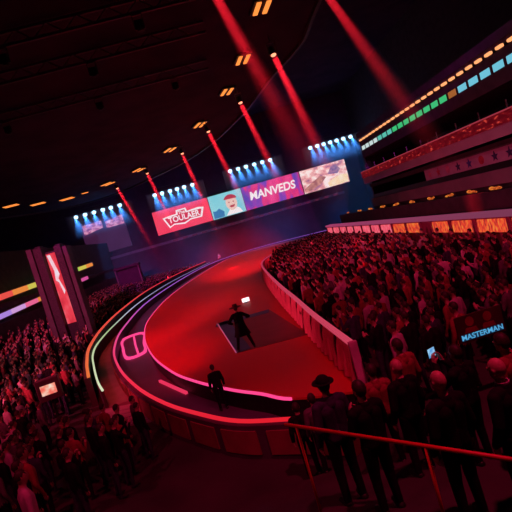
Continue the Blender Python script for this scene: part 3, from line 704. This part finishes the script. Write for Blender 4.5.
def person(pose, loc, rz, label, top='dark', legs='dark', hair=M_hair, scale=1.0, cap=False, eyes=True, collar=False):
    B, J, T, Sh, Hr = full(pose)
    o = link('person', own(B, M_skin), M_skin); o.location = loc; o.rotation_euler = (0, 0, rz); o.scale = (scale,) * 3
    tag(o, label, 'person')
    link('jacket', own(J, CLOTH[top]), CLOTH[top], o); link('trousers', own(T, CLOTH[legs]), CLOTH[legs], o); [link('shoe', own(q_, M_shoe), M_shoe, o) for q_ in Sh]
    if hair: link('hair', own(Hr, hair), hair, o)
    if eyes:
        for s_ in (-1, 1): MB().ball((s_ * .032, .099, 1.645), .011, seg=8).build('eye', M_black, o, smooth=True)
    if collar: MB().sweep([(.066 * math.cos(a * math.pi / 8), .066 * math.sin(a * math.pi / 8) - .005) for a in range(16)], [(-.006, 1.475), (.006, 1.475), (.004, 1.525), (-.008, 1.525)], True).build('collar', CLOTH['pale'], o)['label'] = 'white shirt collar'
    if cap:
        h = MB(); h.ball((0, .005, 1.70), .108, (.86, 1.0, .85), 16); h.cyl((0, .012, 1.685), (0, .012, 1.70), .15, .145, 20)
        h.build('cap', CLOTH['dark'], o, smooth=True)['label'] = 'dark brimmed cap'
    return o
# performer on the stage
pf = person('perform', (-.30, 16.9, .02), math.radians(8), 'dark clad performer in a long coat and hat standing on the stage mat', scale=1.0)
s = MB(); n = 28
rings = []
for z, rx, ry in ((1.12, .19, .15), (.98, .21, .17), (.80, .25, .20), (.58, .33, .25)):
    rings.append([s.bm.verts.new((rx * (1 + .05 * math.sin(5 * a)) * math.cos(a), ry * (1 + .05 * math.sin(5 * a)) * math.sin(a), z)) for a in [2 * math.pi * k / n for k in range(n)]])
for i in range(3):
    for k in range(n): s.bm.faces.new((rings[i][k], rings[i][(k + 1) % n], rings[i + 1][(k + 1) % n], rings[i + 1][k]))
ct = s.build('coat_skirt', CLOTH['dark'], pf, smooth=True); md = ct.modifiers.new('thickness', 'SOLIDIFY'); md.thickness = .012
h = MB(); h.cyl((0, .01, 1.70), (0, .01, 1.715), .24, .23, 24); h.cyl((0, .01, 1.71), (0, .01, 1.83), .105, .09, 20)
h.build('hat', mat('maroon_felt', (.09, .012, .02), None, 8, .9), pf, smooth=False)['label'] = 'dark red brimmed hat'
# staff
person('rest', (-1.42, 13.3, -.6), .2, 'person in dark clothes standing on the track by the pink stage edge', scale=.82)
person('rest', (-1.6, 83.2, -.6), 2.6, 'person in pale clothes standing alone at the far end of the track', 'pale', 'grey')
NEAR = []
def at(x, y, pose, rz, label, **k):
    NEAR.append((x, y)); return person(pose, (x, y, zg(x, y) - .012), rz, label, **k)
LK = math.radians(12)
at(1.83, 4.56, 'rest', .25, 'bald spectator in a dark jacket at the lower right, turned towards the stage', hair=None)
at(2.42, 4.40, 'rest', .45, 'bald spectator with a white shirt collar under a dark jacket', hair=None, collar=True)
at(2.72, 4.25, 'rest', -.2, 'grey haired spectator in navy at the right edge of the photo', top='navy', hair=CLOTH['grey'])
at(1.90, 6.1, 'rest', .3, 'balding spectator in dark clothes left of the raised phone', hair=None, top='dark')
at(1.12, 5.33, 'clap', .3, 'dark haired spectator in dark clothes right of the brimmed cap wearer')
at(.79, 6.05, 'rest', .3, 'spectator in a dark brimmed cap standing at the near edge of the stage', cap=True, top='navy', scale=1.09)
at(1.72, 6.9, 'rest', .1, 'spectator in a dull red jacket near the end post of the barrier', top='red')
ph_p = at(2.58, 5.62, 'phone', .42, 'spectator in dark clothes holding up a lit phone', scale=.95)
at(.47, 8.9, 'rest', .0, 'small dark haired spectator left of the brimmed cap wearer', scale=.92)
at(.80, 8.5, 'rest', .1, 'spectator in grey between the small spectator and the brimmed cap wearer', top='grey', scale=.94)
at(3.0, 5.2, 'rest', .5, 'spectator in a red jacket behind the white collared man', top='red')
at(3.55, 5.6, 'clap', .5, 'spectator in grey clapping below the blue lettered board', top='grey')
at(2.25, 6.9, 'rest', .4, 'dark haired spectator in red behind the raised phone', top='red')
# the phone held up, its screen towards the camera
q = Vector((0, .455, 1.60)); q.rotate(Matrix.Rotation(.42, 3, 'Z'))
ph = empty('phone', (2.58 + q.x * .95, 5.62 + q.y * .95, zg(2.58, 5.62) + q.z * .95 - .08), .42, 'phone with a lit blue screen held up in the right crowd', 'phone')
MB().box(-.075, .075, -.006, .006, 0, .145, bev=.004).build('case', M_black, ph)
MB().box(-.068, .068, -.009, -.006, .008, .137).build('screen', glow('phone_screen', [(.4, (.10, .35, .75)), (.6, (.35, .65, .95))], .9, None, scale=14), ph)
# lettered board among the crowd
db = empty('display_board', (4.0, 7.5, zg(4.0, 7.5)), 0, 'dark board with glowing blue lettering standing among the right crowd', 'sign')
zb = 1.5 - zg(4.0, 7.5)
MB().box(-.45, .45, 0, .03, zb, zb + .5, bev=.01).build('panel', mat('dark_red_panel', (.07, .012, .025), (.045, .008, .016), 3, .35), db)
MB().box(-.40, .41, -.006, 0, zb + .045, zb + .155).build('letter_band', glow('dark_blue_band', [(0, (.008, .04, .10))], .6), db)
text('MASTERMAN', .135, glow('blue_letters', [(0, (.10, .45, .80))], .85), db, (.005, -.008, zb + .10), extrude=.002, offset=.002, sx=1.02)
M_fig = mat('red_portrait', (.30, .035, .05), (.22, .02, .035), 6, .6)
for x in (-.18, .16):
    MB().poly([(x + .08 * math.cos(a * math.pi / 8), zb + .37 + .09 * math.sin(a * math.pi / 8)) for a in range(16)], -.005, 0).poly([(x - .13, zb + .17), (x + .13, zb + .17), (x + .1, zb + .26), (x - .1, zb + .26)], -.005, 0).build('portrait', M_fig, db)
for x in (-.4, .38): MB().box(x - .02, x + .02, .03, .06, 0, zb + .45).build('leg', M_black, db)
# lit monitor on a post in the left crowd
mo = empty('monitor_kiosk', (-7.95, 17, zg(-7.95, 17)), .25, 'small lit orange pink monitor on a post in the left crowd', 'monitor')
zk = .42 - zg(-7.95, 17)
MB().box(-.42, .42, 0, .35, zk - .12, zk + .72, bev=.03).build('casing', mat('plum_casing', (.10, .05, .07), (.07, .035, .05), 4, .5), mo)
MB().box(-.27, .27, -.012, .0, zk + .12, zk + .5).build('screen', glow('monitor_screen', [(.38, (1, .16, .12)), (.55, (1, .42, .30)), (.68, (1, .75, .62))], .9, None, scale=5), mo)
MB().cyl((0, .17, 0), (0, .17, zk - .1), .06, seg=12).build('post', M_black, mo); MB().cyl((0, .17, 0), (0, .17, .05), .25, seg=18).build('foot', M_black, mo)
# red hand rail in the foreground
hr = empty('hand_rail', (1.3, 4.0, .9), 0, 'red lit hand rail crossing the lower right corner in front of the spectators', 'rail')
RH = 1.12
a, b = Vector((.1 - 1.3, 5.5 - 4.0, RH)), Vector((2.6 - 1.3, 2.75 - 4.0, RH))
M_rail = mat('red_lit_rail', (.6, .03, .03), (.5, .02, .02), 8, .4)  # red light on the rail put into its colour
MB().cyl(tuple(a), tuple(b), .022, seg=12).build('rail', M_rail, hr, smooth=True)
for t in (.05, .5, .95):
    p = a.lerp(b, t); zf = zg(p.x + 1.3, p.y + 4.0) - .9
    MB().cyl((p.x, p.y, zf), (p.x, p.y, RH), .018, seg=10).build('post', M_rail, hr, smooth=True)

# ------------------------------------------------------------------ the crowds
LOW = {}
def low(pose, faces):
    P = skeleton(**POSE[pose]); P = [p for p in P]
    me = remesh(P, .024, 1, faces)
    v, lab_, hair = classify(me, P)
    return me, lab_, hair
def lowmesh(pose, faces, top, legs, name):
    key = (pose, faces)
    if key not in LOW: LOW[key] = low(pose, faces)
    me, lab_, hair = LOW[key]; c = me.copy(); c.name = name; c.materials.clear()
    for m in (M_skin, CLOTH[top], CLOTH[legs], M_hair, M_shoe): c.materials.append(m)
    for p in c.polygons:
        l = [lab_[i] for i in p.vertices]; z = max(set(l), key=l.count)
        p.material_index = 3 if sum(bool(hair[i]) for i in p.vertices) * 2 > len(l) else {0: 0, 2: 0, 6: 0, 1: 1, 3: 1, 4: 2, 5: 4}[z]
        p.use_smooth = True
    return c
def vis(x, y, z):
    d = Vector((x, y, z)) - Vector((0, 0, H)); w = d.dot(fw)
    if w < 2.5: return None
    u, v = d.dot(rt) / w * 440, -d.dot(up) / w * 440
    c, s_ = math.cos(ro), math.sin(ro)
    return 256 + u * c + v * s_, 256 - u * s_ + v * c
def jitter(x0, x1, y0, y1, dx, dy):
    y = y0; k = 0
    while y < y1:
        x = x0 + (k % 2) * dx / 2
        while x < x1:
            yield x + random.uniform(-.16, .16) * dx * 1.4, y + random.uniform(-.16, .16) * dy * 1.4; x += dx
        y += dy; k += 1
spots = []
stairx = [(-5.35, 16.6), (-4.5, 15.2)]
def wallx(y, L): return interp(y, [p[1] for p in L], [p[0] for p in L])
rl_s = sorted(rl, key=lambda p: p[1]); oc_s = sorted([p for p in oc if p[0] < 2 and p[1] < 60], key=lambda p: p[1])
for x, y in jitter(2.75, 10.7, 5.0, 50, .66, .78):
    if y > yb(x) - .7 or (y > 30 and x < interp(y, [30, 38, 43], [2.8, 3.3, 4.3])): continue
    if y < 7.4 and x < 3.9: continue
    if abs(x - 4.0) < .65 and 6.2 < y < 8.0: continue
    spots.append((x, y, 'right'))
for x, y in jitter(-19.6, -2.4, 5.0, 82, .68, .80):
    if y > 17 and x > wallx(y, rl_s) - .55: continue
    if y <= 19 and (x > wallx(max(y, 10.8), oc_s) - .9 and y > 9.5): continue
    if 13 < y <= 18.9 and x > -7.2 - (y - 13) * .12: continue
    if y < 13 and x > -3.6: continue
    if abs(x + 12.65) < 1.9 and 32.8 < y < 35.3: continue
    if abs(x + 7.95) < .9 and 15.6 < y < 17.7: continue
    if abs(x + 15.8) < 2.4 and 69.6 < y < 72: continue
    spots.append((x, y, 'left'))
keep = []
for x, y, sd in spots:
    z = zg(x, y); q = vis(x, y, z + 1.6)
    if q and -12 < q[0] < 524 and -12 < q[1] < 545: keep.append((x, y, sd, z))
for x, y in NEAR: keep = [k for k in keep if (k[0] - x) ** 2 + (k[1] - y) ** 2 > .3]
keep.sort(key=lambda k: k[0] ** 2 + k[1] ** 2 + (H - k[3] - 1.5) ** 2)
N_IND = 284
names_t = ['dark', 'dark', 'dark', 'grey', 'navy', 'red', 'red', 'pale']
desc = {'dark': 'dark clothes', 'grey': 'grey clothes', 'navy': 'navy clothes', 'red': 'a red top', 'pale': 'a pale top'}
POOL = {}
poses = ['rest', 'rest', 'clap', 'rest', 'wave', 'phone']
heads_done = 0
for i, (x, y, sd, z) in enumerate(keep[:N_IND]):
    top = random.choice(names_t); pose = random.choice(poses[:4] if random.random() < .8 else poses)
    key = (top, pose)
    if key not in POOL: POOL[key] = lowmesh(pose, 1500, top, 'dark' if top != 'dark' else 'navy', 'spectator_body')
    o = bpy.data.objects.new('spectator', POOL[key]); COL.objects.link(o)
    o.location = (x, y, z - .015); sc = random.uniform(.93, 1.06); o.scale = (sc, sc, sc)
    face = (.5 if sd == 'right' else -.7) + random.uniform(-.35, .35); o.rotation_euler = (0, 0, face)
    where = 'in the crowd right of the curved barrier' if sd == 'right' else 'in the crowd left of the ring wall'
    tag(o, 'spectator in %s standing %s' % (desc[top], where), 'person', 'spectators in %s in the %s crowd' % (desc[top], sd))
# everybody farther off, too many to count, as one crowd
T2 = {}
parts = []
for i, (x, y, sd, z) in enumerate(keep[N_IND:]):
    top = random.choice(names_t); pose = random.choice(['rest', 'rest', 'clap', 'wave' if random.random() < .25 else 'rest'])
    key = (top, pose)
    if key not in T2:
        m = lowmesh(pose, 420, top, 'dark', 'far_body'); n = len(m.vertices); v = np.empty(n * 3, np.float32); m.vertices.foreach_get('co', v)
        m.calc_loop_triangles(); nt = len(m.loop_triangles); tri = np.empty(nt * 3, np.int32); m.loop_triangles.foreach_get('vertices', tri)
        mi = np.empty(nt, np.int32); m.loop_triangles.foreach_get('material_index', mi)
        base = {0: 0, 1: 1 + list(CLOTH).index(top), 2: 1, 3: 6, 4: 1}
        T2[key] = (v.reshape(-1, 3), tri.reshape(-1, 3), np.array([base[k] for k in mi], np.int32))
    v, tri, mi = T2[key]
    a = (.5 if sd == 'right' else -.8) + random.uniform(-.4, .4); c, s_ = math.cos(a), math.sin(a); sc = random.uniform(.92, 1.06)
    R2 = np.array([[c, -s_, 0], [s_, c, 0], [0, 0, 1]], np.float32)
    parts.append(((v * sc) @ R2.T + np.array([x, y, z - .015], np.float32), tri, mi))
off_ = 0; VV, TT, MM = [], [], []
for v, t, m in parts: VV.append(v); TT.append(t + off_); MM.append(m); off_ += len(v)
VV, TT, MM = np.concatenate(VV), np.concatenate(TT), np.concatenate(MM)
me = bpy.data.meshes.new('distant_crowd'); me.vertices.add(len(VV)); me.vertices.foreach_set('co', VV.ravel())
me.loops.add(len(TT) * 3); me.loops.foreach_set('vertex_index', TT.ravel().astype(np.int32))
me.polygons.add(len(TT)); me.polygons.foreach_set('loop_start', np.arange(0, len(TT) * 3, 3, dtype=np.int32)); me.polygons.foreach_set('loop_total', np.full(len(TT), 3, np.int32))
for m in [M_skin] + list(CLOTH.values()) + [M_hair]: me.materials.append(m)
me.polygons.foreach_set('material_index', MM); me.update(calc_edges=True); me.validate()
dc = bpy.data.objects.new('distant_crowd', me); COL.objects.link(dc)
tag(dc, 'packed distant crowd of spectators filling the far parts of both stands', 'crowd', kind='stuff')
print('CROWD', len(keep), 'tris', len(TT))

# ------------------------------------------------------------------ haze in the hall
def smoke(name, d, z0=None):
    hm = bpy.data.materials.new(name); hm.use_nodes = True
    n, l = nd(hm); n.remove(n['Principled BSDF'])
    vs = n.new('ShaderNodeVolumeScatter'); vs.inputs['Density'].default_value = d; vs.inputs['Anisotropy'].default_value = 0
    vs.inputs['Color'].default_value = (1, 1, 1, 1)
    if z0 is not None:                                   # density falls downwards so the lit beam or glow fades out
        t = n.new('ShaderNodeTexCoord'); x = n.new('ShaderNodeSeparateXYZ'); m = n.new('ShaderNodeMapRange'); m.interpolation_type = 'SMOOTHSTEP'
        l.new(t.outputs['Object'], x.inputs[0]); l.new(x.outputs['Z'], m.inputs['Value'])
        m.inputs['From Min'].default_value = z0; m.inputs['From Max'].default_value = 0; m.inputs['To Max'].default_value = d
        l.new(m.outputs[0], vs.inputs['Density'])
    l.new(vs.outputs[0], n['Material Output'].inputs['Volume']); return hm
hz = MB().box(-21.9, 31, 64, 89.5, -.5, 13.2).build('haze', smoke('far_haze', .003))
tag(hz, 'thin haze hanging in the far end of the hall before the video wall', 'haze', kind='stuff')
hs = smoke('added_beam_smoke', .09, -11.5)
for k, ((x, y), dr, en, an) in enumerate(beams):
    d = Vector(dr).normalized(); a = Vector((x, y, 15.5)) + d * .31; ln = 11.5; t = math.tan(math.radians(an / 2)) * .95
    h = MB().cyl(tuple(Vector((0, 0, 0))), tuple(d * ln), .23, .23 + ln * t, 24).build('added_beam_smoke', hs, None, tuple(a))  # smoke added only inside the beam's cone, to make the beam show
    tag(h, 'smoke cone added below the ' + bl_lab[k].replace(' with its lens in view', '').replace(', counted from the right', '').replace(' along the roof rim', '', 1 if 'counted' in bl_lab[k] else 0), 'smoke', 'added smoke in the red beams', 'stuff')
bs_ = smoke('added_lamp_smoke', .125, -4.4)
for nm, X, z, _ in rows:
    h = MB().box(X[0] - 1.5, X[-1] + 2.2, 82.2, 85.5, -4.4, .3).build('added_lamp_smoke', bs_, None, (0, 0, z))  # smoke box added round each lamp row to show the blue glow
    tag(h, 'smoke added under the blue lamps ' + nm, 'smoke', 'added smoke under the blue lamps', 'stuff')
